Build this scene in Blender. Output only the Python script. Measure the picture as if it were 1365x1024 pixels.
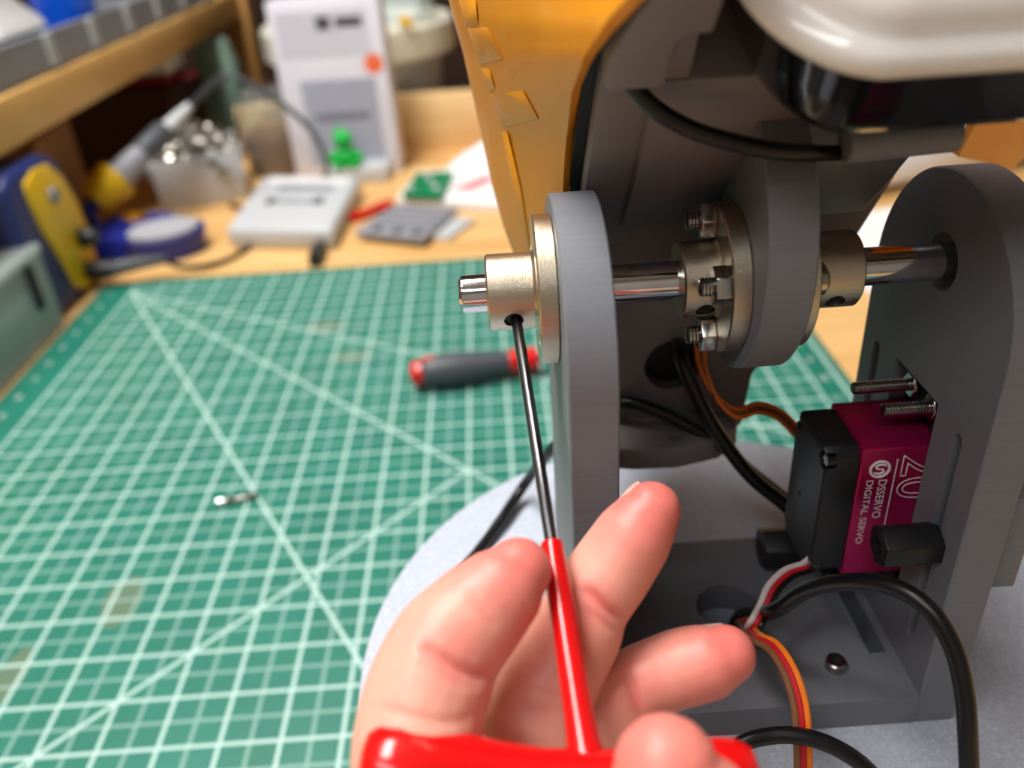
import bpy, bmesh, math, random
from mathutils import Vector, Matrix, noise
random.seed(7)
for o in list(bpy.data.objects): bpy.data.objects.remove(o)
SC = bpy.context.scene; COL = SC.collection
MM = 0.001                                   # everything below is measured in millimetres

# ------------------------------------------------------------------ camera
CAM = Vector((205.294, -232.091, 297.928)); FPX = 1140.25
RT = Vector((0.997556, -0.037921, -0.058687)); DN = Vector((-0.069811, -0.505598, -0.859940)); FW = Vector((0.002937, 0.861936, -0.507009))
def at(x, y, d):                             # photograph pixel at camera depth d -> point of the place (mm)
    return CAM + d * ((x - 682.5) / FPX * RT + (y - 512) / FPX * DN + FW)
def on(axis, val, x, y):                     # photograph pixel on the plane axis = val
    r = (x - 682.5) / FPX * RT + (y - 512) / FPX * DN + FW
    return CAM + r * ((val - CAM[axis]) / r[axis])
cd = bpy.data.cameras.new('camera'); cam = bpy.data.objects.new('camera', cd); COL.objects.link(cam)
cd.sensor_width = 6.826; cd.lens = 6.826 * FPX / 1365; cd.clip_start = 0.005; cd.clip_end = 20
UPV = -DN; BK = -FW
cam.matrix_world = Matrix(((RT.x, UPV.x, BK.x, CAM.x * MM), (RT.y, UPV.y, BK.y, CAM.y * MM), (RT.z, UPV.z, BK.z, CAM.z * MM), (0, 0, 0, 1)))
cd.dof.use_dof = True; cd.dof.focus_distance = 0.180; cd.dof.aperture_fstop = 1.85
SC.camera = cam

# ------------------------------------------------------------------ world, lights, exposure
w = bpy.data.worlds.new('world'); SC.world = w; w.use_nodes = True
w.node_tree.nodes['Background'].inputs[0].default_value = (0.80, 0.86, 1.0, 1); w.node_tree.nodes['Background'].inputs[1].default_value = 0.5
def area(name, loc, size, power, target, col=(1, 1, 1)):
    l = bpy.data.lights.new(name, 'AREA'); l.shape = 'RECTANGLE'; l.size, l.size_y = size; l.energy = power; l.color = col
    o = bpy.data.objects.new(name, l); COL.objects.link(o); o.location = loc
    o.rotation_euler = (Vector(target) - Vector(loc)).to_track_quat('-Z', 'Y').to_euler(); return o
area('ceiling_panel_light', (-0.15, 0.20, 1.62), (1.2, 0.6), 80, (0.1, 0.15, 0), (1.0, 0.97, 0.93))
area('ceiling_panel_light', (-0.45, -0.95, 1.62), (1.2, 0.5), 24, (0.1, -0.1, 0), (0.95, 0.97, 1.0))
SC.view_settings.view_transform = 'Standard'; SC.view_settings.look = 'None'; SC.view_settings.gamma = 1
SC.view_settings.exposure = -0.38; SC.view_settings.use_curve_mapping = False

# ------------------------------------------------------------------ materials
def lin(r, g, b):
    f = lambda c: (c / 255 / 12.92) if c / 255 <= 0.04045 else ((c / 255 + 0.055) / 1.055) ** 2.4
    return (f(r), f(g), f(b), 1)
class NT:
    def __init__(s, name):
        s.m = bpy.data.materials.new(name); s.m.use_nodes = True; s.t = s.m.node_tree; s.n = s.t.nodes; s.b = s.n['Principled BSDF']
    def node(s, ty, **k):
        n = s.n.new(ty)
        for a, v in k.items(): setattr(n, a, v)
        return n
    def link(s, a, b): s.t.links.new(a, b)
    def math(s, op, a, b=None, c=None):
        n = s.n.new('ShaderNodeMath'); n.operation = op
        for i, v in enumerate((a, b, c)):
            if v is None: continue
            if isinstance(v, (int, float)): n.inputs[i].default_value = v
            else: s.link(v, n.inputs[i])
        return n.outputs[0]
    def mix(s, fac, a, b):
        n = s.n.new('ShaderNodeMix'); n.data_type = 'RGBA'
        for i, v in ((0, fac), (6, a), (7, b)):
            if isinstance(v, (int, float, tuple)): n.inputs[i].default_value = v
            else: s.link(v, n.inputs[i])
        return n.outputs[2]
    def coords(s): return s.node('ShaderNodeTexCoord').outputs['Object']
    def noise(s, scale, detail=3, vec=None, rough=0.5):
        n = s.node('ShaderNodeTexNoise'); n.inputs['Scale'].default_value = scale; n.inputs['Detail'].default_value = detail; n.inputs['Roughness'].default_value = rough
        s.link(vec if vec is not None else s.coords(), n.inputs['Vector']); return n.outputs['Fac']
    def mapping(s, scale, rot=(0, 0, 0)):
        n = s.node('ShaderNodeMapping'); n.inputs['Scale'].default_value = scale; n.inputs['Rotation'].default_value = rot
        s.link(s.coords(), n.inputs['Vector']); return n.outputs[0]
    def bump(s, h, strength, dist):
        n = s.node('ShaderNodeBump'); n.inputs['Strength'].default_value = strength; n.inputs['Distance'].default_value = dist
        s.link(h, n.inputs['Height']); s.link(n.outputs[0], s.b.inputs['Normal'])
    def ramp(s, fac, stops):
        n = s.node('ShaderNodeValToRGB'); e = n.color_ramp.elements
        while len(e) < len(stops): e.new(0.5)
        for i, (p, c) in enumerate(stops): e[i].position = p; e[i].color = c
        s.link(fac, n.inputs[0]); return n.outputs[0]
def plain(name, col, rough=0.5, metal=0, coat=0, spec=0.5, trans=0, sss=0, var=0.06, nscale=300, bump=0.0, bdist=0.0003, alpha=1, ior=1.45):
    M = NT(name); b = M.b
    b.inputs['Roughness'].default_value = rough; b.inputs['Metallic'].default_value = metal; b.inputs['Coat Weight'].default_value = coat
    b.inputs['Specular IOR Level'].default_value = spec; b.inputs['Transmission Weight'].default_value = trans; b.inputs['Alpha'].default_value = alpha
    b.inputs['IOR'].default_value = ior
    if sss: b.inputs['Subsurface Weight'].default_value = sss; b.inputs['Subsurface Radius'].default_value = (1, .35, .2); b.inputs['Subsurface Scale'].default_value = 0.003
    n = M.noise(nscale)
    d = tuple(max(0, c * (1 - var)) for c in col[:3]) + (1,); u = tuple(min(1, c * (1 + var)) for c in col[:3]) + (1,)
    M.link(M.ramp(n, [(0.3, d), (0.7, u)]), b.inputs['Base Color'])
    if bump: M.bump(n, bump, bdist)
    return M.m
def printed(name, col, axis='Z', rough=0.5, spec=0.4):       # 3D printed plastic: fine layer lines along one axis
    M = NT(name); M.b.inputs['Roughness'].default_value = rough; M.b.inputs['Specular IOR Level'].default_value = spec
    wv = M.node('ShaderNodeTexWave', wave_type='BANDS', bands_direction=axis); wv.inputs['Scale'].default_value = 1100; wv.inputs['Distortion'].default_value = 0.25; wv.inputs['Detail'].default_value = 1
    M.link(M.coords(), wv.inputs['Vector'])
    sc = {'Z': (8, 8, 1500), 'X': (1500, 8, 8), 'Y': (8, 1500, 8)}[axis]
    n = M.noise(1, 2, M.mapping(sc)); h = M.math('ADD', M.math('MULTIPLY', wv.outputs['Fac'], 0.5), n)
    M.bump(h, 0.24, 0.00015)
    d = tuple(c * .96 for c in col[:3]) + (1,); u = tuple(c * 1.04 for c in col[:3]) + (1,)
    M.link(M.ramp(n, [(0.3, d), (0.7, u)]), M.b.inputs['Base Color']); return M.m
MAT = {}
GREY = lin(118, 121, 128)
MAT['print'] = printed('grey_printed_plastic', GREY)
MAT['print_head'] = printed('dark_grey_printed_plastic', lin(124, 119, 122), 'Y')
MAT['black'] = plain('black_plastic', lin(26, 27, 29), 0.45)
MAT['black_gloss'] = plain('black_gloss_plastic', lin(12, 13, 15), 0.14, coat=0.3)
MAT['rubber'] = plain('black_cable_rubber', lin(15, 15, 17), 0.34)
MAT['nickel'] = plain('satin_nickel', lin(200, 189, 168), 0.3, 1, nscale=5000, bump=0.6, bdist=0.00012)
MAT['chrome'] = plain('polished_steel', lin(205, 205, 208), 0.10, 1)
MAT['steel'] = plain('screw_steel', lin(180, 176, 170), 0.24, 1)
MAT['key_steel'] = plain('dark_hex_steel', lin(96, 96, 98), 0.28, 1)
MAT['hole'] = plain('blackened_hole', lin(8, 8, 8), 0.7)
MAT['red'] = plain('red_vinyl', lin(205, 12, 14), 0.22, coat=0.4, var=0.03)
MAT['magenta'] = plain('magenta_anodised', lin(170, 20, 84), 0.3, 0.55, var=0.03)
MAT['ink'] = plain('white_ink', lin(220, 212, 216), 0.5)
MAT['white_gloss'] = plain('white_gloss_plastic', lin(232, 229, 224), 0.12, coat=0.5, var=0.01)
MAT['white'] = plain('white_plastic', lin(224, 226, 228), 0.4, var=0.02)
MAT['lgrey'] = plain('light_grey_plastic', lin(190, 194, 198), 0.4, var=0.03)
MAT['sponge'] = plain('grey_sponge', lin(160, 162, 168), 0.9, var=0.1, nscale=500)
MAT['mgrey'] = plain('mid_grey_plastic', lin(140, 142, 150), 0.45)
MAT['dgrey'] = plain('dark_grey_plastic', lin(70, 74, 80), 0.45)
MAT['blue'] = plain('blue_plastic', lin(30, 42, 140), 0.35)
MAT['station_blue'] = plain('navy_plastic', lin(38, 52, 112), 0.4)
MAT['vivid_blue'] = plain('vivid_blue_plastic', lin(0, 100, 250), 0.35, var=0.02)
MAT['yellow'] = plain('yellow_plastic', lin(232, 186, 10), 0.4, var=0.03)
MAT['green'] = plain('green_figure_plastic', lin(0, 178, 66), 0.4, var=0.04)
MAT['pcb'] = plain('green_circuit_board', lin(10, 130, 84), 0.4, var=0.3, nscale=180)
MAT['brass'] = plain('brass_wool', lin(190, 140, 40), 0.35, 0.9, var=0.3, nscale=600)
MAT['orange_paper'] = plain('orange_sticker', lin(242, 112, 70), 0.6, var=0.02)
MAT['lav'] = plain('pale_lavender_card', lin(218, 217, 228), 0.45, var=0.015)
MAT['lav_dark'] = plain('grey_lavender_print', lin(160, 162, 178), 0.45, var=0.05, nscale=40)
MAT['paper'] = plain('white_paper', lin(232, 232, 234), 0.7, var=0.02)
MAT['dark_print'] = plain('dark_print', lin(70, 70, 78), 0.6)
MAT['cardboard'] = plain('brown_cardboard', lin(150, 104, 60), 0.8, var=0.12, nscale=30)
MAT['brown_dark'] = plain('dark_brown_wood', lin(58, 36, 22), 0.7, var=0.2, nscale=12)
MAT['maroon'] = plain('maroon_plastic', lin(120, 16, 26), 0.4)
MAT['cream'] = plain('cream_tub_plastic', lin(224, 222, 206), 0.45, var=0.02)
MAT['mint'] = plain('mint_translucent_plastic', lin(150, 182, 166), 0.3, var=0.08, nscale=30)
MAT['wire_orange'] = plain('orange_wire', lin(232, 120, 28), 0.4)
MAT['wire_red'] = plain('red_wire', lin(190, 26, 40), 0.4)
MAT['wire_brown'] = plain('brown_wire', lin(126, 84, 54), 0.4)
MAT['wire_white'] = plain('white_wire', lin(214, 200, 196), 0.4)
MAT['clear'] = plain('clear_plastic', lin(235, 240, 240), 0.06, trans=0.92, var=0.0, ior=1.2)
MAT['frost'] = plain('frosted_clear_plastic', lin(206, 220, 218), 0.25, var=0.02, alpha=0.42)
MAT['nail'] = plain('finger_nail', lin(236, 190, 176), 0.28, sss=0.1, var=0.02)
MAT['wall'] = plain('pale_painted_wall', lin(206, 200, 192), 0.9, var=0.08, nscale=3)
MAT['wall_brown'] = plain('brown_panel_wall', lin(120, 100, 82), 0.8, var=0.08, nscale=3)
MAT['floor'] = plain('concrete_floor', lin(96, 92, 88), 0.8, var=0.1, nscale=6)
MAT['ceiling'] = plain('white_ceiling', lin(205, 203, 198), 0.9, var=0.02, nscale=3)

def m_shell():
    M = NT('amber_yellow_shell'); b = M.b; b.inputs['Roughness'].default_value = 0.42; b.inputs['Coat Weight'].default_value = 0.08
    b.inputs['Subsurface Weight'].default_value = 0.15; b.inputs['Subsurface Radius'].default_value = (1, .5, .1); b.inputs['Subsurface Scale'].default_value = 0.004
    n = M.noise(1, 4, M.mapping((700, 60, 60))); n2 = M.noise(14, 2)
    M.link(M.mix(M.math('MULTIPLY', n, n2), lin(232, 144, 0), lin(232, 168, 44)), b.inputs['Base Color']); M.bump(n, 0.12, 0.0003); return M.m
MAT['shell'] = m_shell()
def m_disc():
    M = NT('speckled_grey_printed_disc'); M.b.inputs['Roughness'].default_value = 0.5
    n = M.noise(900, 4, rough=0.7); n2 = M.noise(2600, 2)
    M.link(M.ramp(n, [(0.35, lin(166, 174, 188)), (0.62, lin(184, 192, 206)), (0.75, lin(218, 226, 238))]), M.b.inputs['Base Color']); M.bump(n2, 0.4, 0.0002); return M.m
MAT['disc'] = m_disc()
def m_wood(name, a, b_, c_, along='Y', scale=1.0):
    M = NT(name); M.b.inputs['Roughness'].default_value = 0.55
    s = {'X': (3, 40, 40), 'Y': (40, 3, 40), 'Z': (40, 40, 3)}[along]
    n = M.noise(scale, 5, M.mapping(s), 0.6); n2 = M.noise(9 * scale, 3)
    f = M.math('ADD', M.math('MULTIPLY', n, 0.7), M.math('MULTIPLY', n2, 0.3))
    M.link(M.ramp(f, [(0.3, a), (0.5, b_), (0.7, c_)]), M.b.inputs['Base Color']); M.bump(n, 0.15, 0.0005); return M.m
MAT['bench'] = m_wood('plywood_bench_top', lin(196, 146, 84), lin(222, 176, 112), lin(236, 198, 140), 'X')
MAT['pine'] = m_wood('pine_board', lin(200, 150, 80), lin(224, 176, 104), lin(238, 200, 138), 'Y')
MAT['pine_x'] = m_wood('pale_pine_board', lin(208, 168, 112), lin(228, 192, 136), lin(240, 212, 162), 'X')
MAT['pine_z'] = m_wood('pine_post', lin(178, 122, 60), lin(206, 150, 82), lin(220, 170, 100), 'Z')
def m_mat():
    M = NT('cutting_mat_green'); M.b.inputs['Roughness'].default_value = 0.42
    sep = M.node('ShaderNodeSeparateXYZ'); M.link(M.coords(), sep.inputs[0])
    I = 0.0254; x = M.math('SUBTRACT', sep.outputs[0], -0.0); y = sep.outputs[1]
    def per(c, off, hw, p):                                  # 1 on lines every p
        f = M.math('PINGPONG', M.math('ADD', M.math('SUBTRACT', c, off), 100 * p), p / 2)
        return M.math('LESS_THAN', f, hw)
    def grid(off, hw, p): return M.math('MAXIMUM', per(x, off, hw, p), per(y, off, hw, p))
    bold = grid(0, 0.00085, I); fine = grid(I / 2, 0.0008, I)
    tick = M.math('MAXIMUM', M.math('MULTIPLY', per(x, 0, 0.0003, I / 8), M.math('LESS_THAN', per(y, 0, 0.0016, I), 0.5)), 0) if False else None
    def ln(px_, py_, ang, hw):                               # a ruled line through a point
        s_, c_ = math.sin(ang), math.cos(ang)
        d = M.math('ADD', M.math('MULTIPLY', M.math('SUBTRACT', x, px_), -s_), M.math('MULTIPLY', M.math('SUBTRACT', y, py_), c_))
        return M.math('LESS_THAN', M.math('ABSOLUTE', d), hw)
    cx, cy = -5 * I, 19 * I
    diag = None
    for a in (-45, -60, -30):
        l = ln(cx, cy, math.radians(a), 0.00095); diag = l if diag is None else M.math('MAXIMUM', diag, l)
    up = M.math('MULTIPLY', ln(0, 0, math.radians(45), 0.00095), M.math('LESS_THAN', x, 7.02 * I)); diag = M.math('MAXIMUM', diag, up)
    inx = M.math('MULTIPLY', M.math('GREATER_THAN', x, cx - 0.0008), M.math('LESS_THAN', x, 16 * I + 0.0008))
    iny = M.math('LESS_THAN', y, cy + 0.020)
    inside = M.math('MULTIPLY', inx, iny)
    border = M.math('LESS_THAN', M.math('ABSOLUTE', M.math('SUBTRACT', x, 0.4235)), 0.0012)
    fac = M.math('MULTIPLY', M.math('MAXIMUM', M.math('MULTIPLY', bold, 0.80), M.math('MAXIMUM', M.math('MULTIPLY', fine, 0.34), M.math('MULTIPLY', diag, 0.82))), inside)
    fac = M.math('MAXIMUM', fac, M.math('MULTIPLY', border, 0.75))
    n = M.noise(25, 4)
    g = M.ramp(n, [(0.3, lin(24, 108, 91)), (0.7, lin(31, 119, 101))])
    st = None
    for (sx, sy, rx, ry, an) in ((0.005, 0.088, .011, .022, .3), (-0.03, 0.045, .008, .02, .3), (0.06, 0.385, .02, .012, 0), (0.09, 0.33, .02, .010, 0)):   # glue stains
        dx = M.math('DIVIDE', M.math('SUBTRACT', x, sx), rx); dy = M.math('DIVIDE', M.math('SUBTRACT', y, sy), ry)
        d = M.math('ADD', M.math('MULTIPLY', dx, dx), M.math('MULTIPLY', dy, dy))
        k = M.math('LESS_THAN', M.math('ADD', d, M.math('MULTIPLY', M.noise(90, 3), 0.8)), 1.1); st = k if st is None else M.math('MAXIMUM', st, k)
    g = M.mix(M.math('MULTIPLY', st, 0.30), g, lin(150, 128, 92))
    M.link(M.mix(fac, g, lin(196, 226, 220)), M.b.inputs['Base Color']); return M.m
MAT['mat'] = m_mat()
def m_skin():
    M = NT('skin'); b = M.b; b.inputs['Roughness'].default_value = 0.42; b.inputs['Subsurface Weight'].default_value = 0.22
    b.inputs['Subsurface Radius'].default_value = (1, .36, .22); b.inputs['Subsurface Scale'].default_value = 0.0025; b.inputs['Specular IOR Level'].default_value = 0.4
    at_ = M.node('ShaderNodeAttribute'); at_.attribute_name = 'flush'; at_.attribute_type = 'GEOMETRY'
    n = M.noise(55, 3); n2 = M.noise(420, 2)
    f = M.math('MULTIPLY_ADD', n, 0.35, M.math('MULTIPLY_ADD', n2, 0.2, M.math('SUBTRACT', at_.outputs['Fac'], 0.27)))
    M.link(M.ramp(f, [(0.0, lin(236, 184, 162)), (0.45, lin(232, 160, 142)), (1.0, lin(222, 112, 104))]), b.inputs['Base Color'])
    n3 = M.noise(1500, 2); wv = M.node('ShaderNodeTexWave'); wv.inputs['Scale'].default_value = 550; wv.inputs['Distortion'].default_value = 6; wv.inputs['Detail'].default_value = 1; M.link(M.coords(), wv.inputs['Vector'])
    M.bump(M.math('MULTIPLY_ADD', wv.outputs['Fac'], 0.25, n3), 0.22, 0.00022); return M.m
MAT['skin'] = m_skin()

# ------------------------------------------------------------------ mesh helpers (all in mm)
class G:
    def __init__(s): s.v = []; s.f = []
    def add(s, vs, fs):
        k = len(s.v); s.v += [Vector(p) for p in vs]; s.f += [tuple(i + k for i in q) for q in fs]; return s
    def box(s, lo, hi, R=None, c=None):
        lo, hi = Vector(lo), Vector(hi); vs = [Vector((x, y, z)) for x in (lo.x, hi.x) for y in (lo.y, hi.y) for z in (lo.z, hi.z)]
        if R is not None:
            c = (lo + hi) / 2 if c is None else Vector(c); vs = [c + R @ (p - c) for p in vs]
        return s.add(vs, [(0, 1, 3, 2), (4, 6, 7, 5), (0, 4, 5, 1), (2, 3, 7, 6), (0, 2, 6, 4), (1, 5, 7, 3)])
    def tube(s, pts, rs, n=16, cap=True, flat=(1, 1), round_ends=False, ref=None):
        pts = [Vector(p) for p in pts]; m = len(pts)
        if isinstance(rs, (int, float)): rs = [rs] * m
        if round_ends:
            def hemi(p, d, r):
                return [(p + d * r * math.sin(a), r * math.cos(a)) for a in [math.pi / 2 * k / 4 for k in range(1, 4)]] + [(p + d * r, r * 0.06)]
            d0 = (pts[0] - pts[1]).normalized(); d1 = (pts[-1] - pts[-2]).normalized()
            h0 = hemi(pts[0], d0, rs[0])[::-1]; h1 = hemi(pts[-1], d1, rs[-1])
            pts = [a for a, b in h0] + pts + [a for a, b in h1]; rs = [b for a, b in h0] + list(rs) + [b for a, b in h1]; m = len(pts)
        t = (pts[1] - pts[0]).normalized(); up = Vector(ref) if ref is not None else (Vector((0, 0, 1)) if abs(t.z) < 0.9 else Vector((1, 0, 0)))
        nrm = (up - t * up.dot(t)).normalized(); vs = []
        for i, p in enumerate(pts):
            a = pts[min(i + 1, m - 1)] - pts[max(i - 1, 0)]
            if a.length > 1e-9: t = a.normalized()
            nrm = (nrm - t * nrm.dot(t)).normalized(); bn = t.cross(nrm)
            for k in range(n):
                an = 2 * math.pi * (k + 0.5) / n; vs.append(p + rs[i] * (flat[0] * math.cos(an) * nrm + flat[1] * math.sin(an) * bn))
        fs = [(i * n + k, i * n + (k + 1) % n, (i + 1) * n + (k + 1) % n, (i + 1) * n + k) for i in range(m - 1) for k in range(n)]
        if cap: fs += [tuple(range(n))[::-1], tuple(range((m - 1) * n, m * n))]
        return s.add(vs, fs)
    def cyl(s, p0, p1, r0, r1=None, n=32): return s.tube([p0, p1], [r0, r0 if r1 is None else r1], n)
    def prism(s, poly, d):                                   # poly: list of 3D points, swept by vector d
        n = len(poly); d = Vector(d); vs = [Vector(p) for p in poly] + [Vector(p) + d for p in poly]
        return s.add(vs, [tuple(range(n))[::-1], tuple(range(n, 2 * n))] + [(i, (i + 1) % n, (i + 1) % n + n, i + n) for i in range(n)])
    def loft(s, rings, cap=True, close=True):
        n = len(rings[0]); vs = [p for r in rings for p in r]; m = len(rings)
        fs = [(i * n + k, i * n + (k + 1) % n, (i + 1) * n + (k + 1) % n, (i + 1) * n + k) for i in range(m - 1) for k in range(n if close else n - 1)]
        if cap: fs += [tuple(range(n))[::-1], tuple(range((m - 1) * n, m * n))]
        return s.add(vs, fs)
BASE = {}
def obj(name, g, mat, parent=None, bevel=0, seg=2, smooth=True, ang=35, tri=False):
    if parent is not None: org = BASE[parent.name]
    else:
        lo = Vector([min(p[i] for p in g.v) for i in range(3)]); hi = Vector([max(p[i] for p in g.v) for i in range(3)])
        org = Vector(((lo.x + hi.x) / 2, (lo.y + hi.y) / 2, lo.z))
    bm = bmesh.new(); vs = [bm.verts.new((p - org) * MM) for p in g.v]
    for q in g.f:
        try: bm.faces.new([vs[i] for i in q])
        except ValueError: pass
    bmesh.ops.recalc_face_normals(bm, faces=bm.faces)
    if bevel:
        es = [e for e in bm.edges if len(e.link_faces) == 2 and e.calc_face_angle(0) > math.radians(30)]
        bmesh.ops.bevel(bm, geom=es, offset=bevel * MM, segments=seg, profile=0.5, affect='EDGES', clamp_overlap=True)
    me = bpy.data.meshes.new(name); bm.to_mesh(me); bm.free()
    if smooth:
        for p in me.polygons: p.use_smooth = True
        me.set_sharp_from_angle(angle=math.radians(ang))
    me.materials.append(MAT[mat] if isinstance(mat, str) else mat)
    o = bpy.data.objects.new(name, me); COL.objects.link(o)
    if parent is not None: o.parent = parent
    else: o.location = org * MM
    BASE[o.name] = org; return o
def thing(name, label, cat, base, group=None):
    o = bpy.data.objects.new(name, None); COL.objects.link(o); o.empty_display_size = 0.01; b = Vector(base); o.location = b * MM; BASE[o.name] = b
    return tag(o, label, cat, group)
def tag(o, label, cat, group=None):
    o['label'] = label; o['category'] = cat
    if group: o['group'] = group
    return o
def struct(name, g, mat, bevel=0):
    o = obj(name, g, mat, None, bevel); o['kind'] = 'structure'; return o
def bake(o):
    dg = bpy.context.evaluated_depsgraph_get(); me = bpy.data.meshes.new_from_object(o.evaluated_get(dg)); old = o.data
    o.modifiers.clear(); o.data = me
    for p in me.polygons: p.use_smooth = True
    me.set_sharp_from_angle(angle=math.radians(32)); return o
def cut(o, g):                                               # carve the shapes of g out of a mesh
    c = obj('cutter', g, 'hole'); bpy.context.view_layer.update()
    c.parent = None; md = o.modifiers.new('b', 'BOOLEAN'); md.operation = 'DIFFERENCE'; md.solver = 'EXACT'; md.object = c; md.use_self = True
    bake(o); bpy.data.objects.remove(c); return o
def text(name, body, size, mat, parent, origin, xdir, ydir, depth=0.05, outline=0, align='LEFT', sx=1):
    cu = bpy.data.curves.new(name, 'FONT'); cu.body = body; cu.size = size * MM; cu.align_x = align
    if outline: cu.fill_mode = 'NONE'; cu.bevel_depth = outline * MM; cu.bevel_resolution = 1
    else: cu.extrude = depth * MM
    cu.resolution_u = 4
    t = bpy.data.objects.new(name, cu); COL.objects.link(t); bpy.context.view_layer.update()
    me = bpy.data.meshes.new_from_object(t.evaluated_get(bpy.context.evaluated_depsgraph_get())); bpy.data.objects.remove(t)
    xd, yd = Vector(xdir).normalized(), Vector(ydir).normalized(); zd = xd.cross(yd); org = (Vector(origin) - BASE[parent.name]) * MM
    for p in me.vertices: p.co = org + xd * p.co.x * sx + yd * p.co.y + zd * p.co.z
    me.materials.clear(); me.materials.append(MAT[mat]); o = bpy.data.objects.new(name, me); COL.objects.link(o); o.parent = parent; BASE[o.name] = BASE[parent.name]; return o
def spline(pts, k=10):                                       # smooth curve through points
    pts = [Vector(p) for p in pts]; P = [2 * pts[0] - pts[1]] + pts + [2 * pts[-1] - pts[-2]]; out = []
    for i in range(1, len(P) - 2):
        a, b, c, d = P[i - 1:i + 3]
        for j in range(k):
            t = j / k; out.append(0.5 * ((2 * b) + (c - a) * t + (2 * a - 5 * b + 4 * c - d) * t * t + (3 * b - a - 3 * c + d) * t ** 3))
    return out + [pts[-1]]
def lerp_list(rs, k=10):
    out = []
    for a, b in zip(rs, rs[1:]):
        for j in range(k): t = j / k; t = t * t * (3 - 2 * t) * .5 + t * .5; out.append(a + (b - a) * t)
    return out + [rs[-1]]
def rrect(w, h, r, n=6):                                     # rounded rectangle outline, centred
    r = min(r, w / 2 - .001, h / 2 - .001); out = []
    for cx, cy, a0 in ((w / 2 - r, h / 2 - r, 0), (-w / 2 + r, h / 2 - r, 90), (-w / 2 + r, -h / 2 + r, 180), (w / 2 - r, -h / 2 + r, 270)):
        for k in range(n + 1): a = math.radians(a0 + 90 * k / n); out.append((cx + r * math.cos(a), cy + r * math.sin(a)))
    return out
RZ = lambda d: Matrix.Rotation(math.radians(d), 3, 'Z')
def rot(axis, d): return Matrix.Rotation(math.radians(d), 3, axis)

# ================================================================== the room
struct('floor', G().box((-2200, -2200, -780), (2400, 2200, -760)), 'floor')
struct('ceiling', G().box((-2200, -2200, 1640), (2400, 2200, 1660)), 'ceiling')
struct('wall_back', G().box((-2200, 2000, -760), (2400, 2020, 1640)), 'brown_dark')
struct('wall_left', G().box((-1020, -2200, -760), (-1000, 2000, 1640)), 'wall_brown')
struct('wall_right', G().box((2200, -2200, -760), (2220, 2000, 1640)), 'wall')
struct('wall_front', G().box((-1000, -2020, -760), (2200, -2000, 1640)), 'wall')

# ================================================================== workbench
wb = thing('workbench', 'plywood workbench top with a pale upright board along its back edge', 'workbench', (300, 200, -760))
obj('bench_top', G().box((-620, -620, -24), (1150, 915, -2)), 'bench', wb, 1)
obj('back_board', G().box((-120, 896, -2), (1150, 916, 69)), 'pine_x', wb, 1)
for x, y in ((-580, -580), (1110, -580), (-580, 870), (1110, 870)): obj('leg', G().box((x - 35, y - 35, -760), (x + 35, y + 35, -24)), 'pine_z', wb, 2)
# shelf raised over the left of the bench
sh = thing('bench_shelf', 'raised pine shelf with a thick front beam above the soldering station', 'shelf', (-300, 800, -2))
obj('shelf_beam', G().box((-205, 250, 135), (-180, 1260, 173)), 'pine', sh, 1.5)
obj('shelf_board', G().box((-470, 250, 148), (-205, 1260, 168)), 'pine', sh, 1)
obj('shelf_post', G().box((-215, 1262, -2), (-172, 1290, 190)), 'pine_z', sh, 1.5)
obj('shelf_post', G().box((-470, 1262, -2), (-430, 1290, 190)), 'pine_z', sh, 1.5)
obj('shelf_post', G().box((-470, 222, -2), (-430, 250, 168)), 'pine_z', sh, 1.5)
# ------------------------------------------------------------------ cutting mat
mo = obj('cutting_mat', G().box((-159, -430, -2), (431, 508, 0)), 'mat', None, 0.4, 1)
mo.location = (0, 0, 0)                                      # grid origin sits on an inch crossing
org = BASE[mo.name]
for v_ in mo.data.vertices: v_.co += org * MM
BASE[mo.name] = Vector((0, 0, 0))
tag(mo, 'green self-healing cutting mat with white inch grid and angle lines under the robot', 'cutting mat')
for k in range(1, 20):
    text('ruler_number', str(20 - k), 8, 'ink', mo, (-146, k * 25.4 - 3, 0.02), (1, 0, 0), (0, 1, 0), 0.02, align='CENTER')
    text('ruler_number', str(20 - k), 8, 'ink', mo, (414, k * 25.4 - 3, 0.02), (1, 0, 0), (0, 1, 0), 0.02, align='CENTER')

# ================================================================== robot: turntable and bracket
AY, AZ = -68.1, 223.9                                        # tilt shaft axis
rb = thing('turntable_bracket', 'grey printed U-shaped bracket standing on a round grey turntable', 'robot base', (260, -71, 0))
def ring(cx, cy, z, r, n=96): return [Vector((cx + r * math.cos(2 * math.pi * k / n), cy + r * math.sin(2 * math.pi * k / n), z)) for k in range(n)]
cut(obj('turntable_drum', G().loft([ring(260, -71, 0, 84), ring(260, -71, 107, 84)]), 'print', rb, 0.8), G().cyl((260, -65, 40), (260, -65, 120), 8.4, n=40))
cut(obj('turntable_disc', G().loft([ring(260, -71, 107.2, 99.6), ring(260, -71, 107.8, 100.2), ring(260, -71, 115.4, 100.2), ring(260, -71, 116, 99.6)]), 'disc', rb), G().cyl((260, -65, 100), (260, -65, 120), 8.4, n=40))
def plate_poly(x, R=30, z0=116.0):
    pts = [Vector((x, AY - R, z0))] 
    pts += [Vector((x, AY - R * math.cos(a), AZ - 11 + R * math.sin(a))) for a in [math.pi * k / 40 for k in range(41)]]
    return pts + [Vector((x, AY + R, z0))]
bp = obj('base_plate', G().box((225.4, AY - 30, 116), (297.6, AY + 30, 125)), 'print', rb, 0)
cut(bp, G().cyl((260, -65, 110), (260, -65, 130), 8.4, n=40).box((290.2, -84, 110), (295.4, -46, 130)))
lp = obj('side_plate', G().prism(plate_poly(216), (9.5, 0, 0)), 'print', rb, 0.35, 1)
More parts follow.
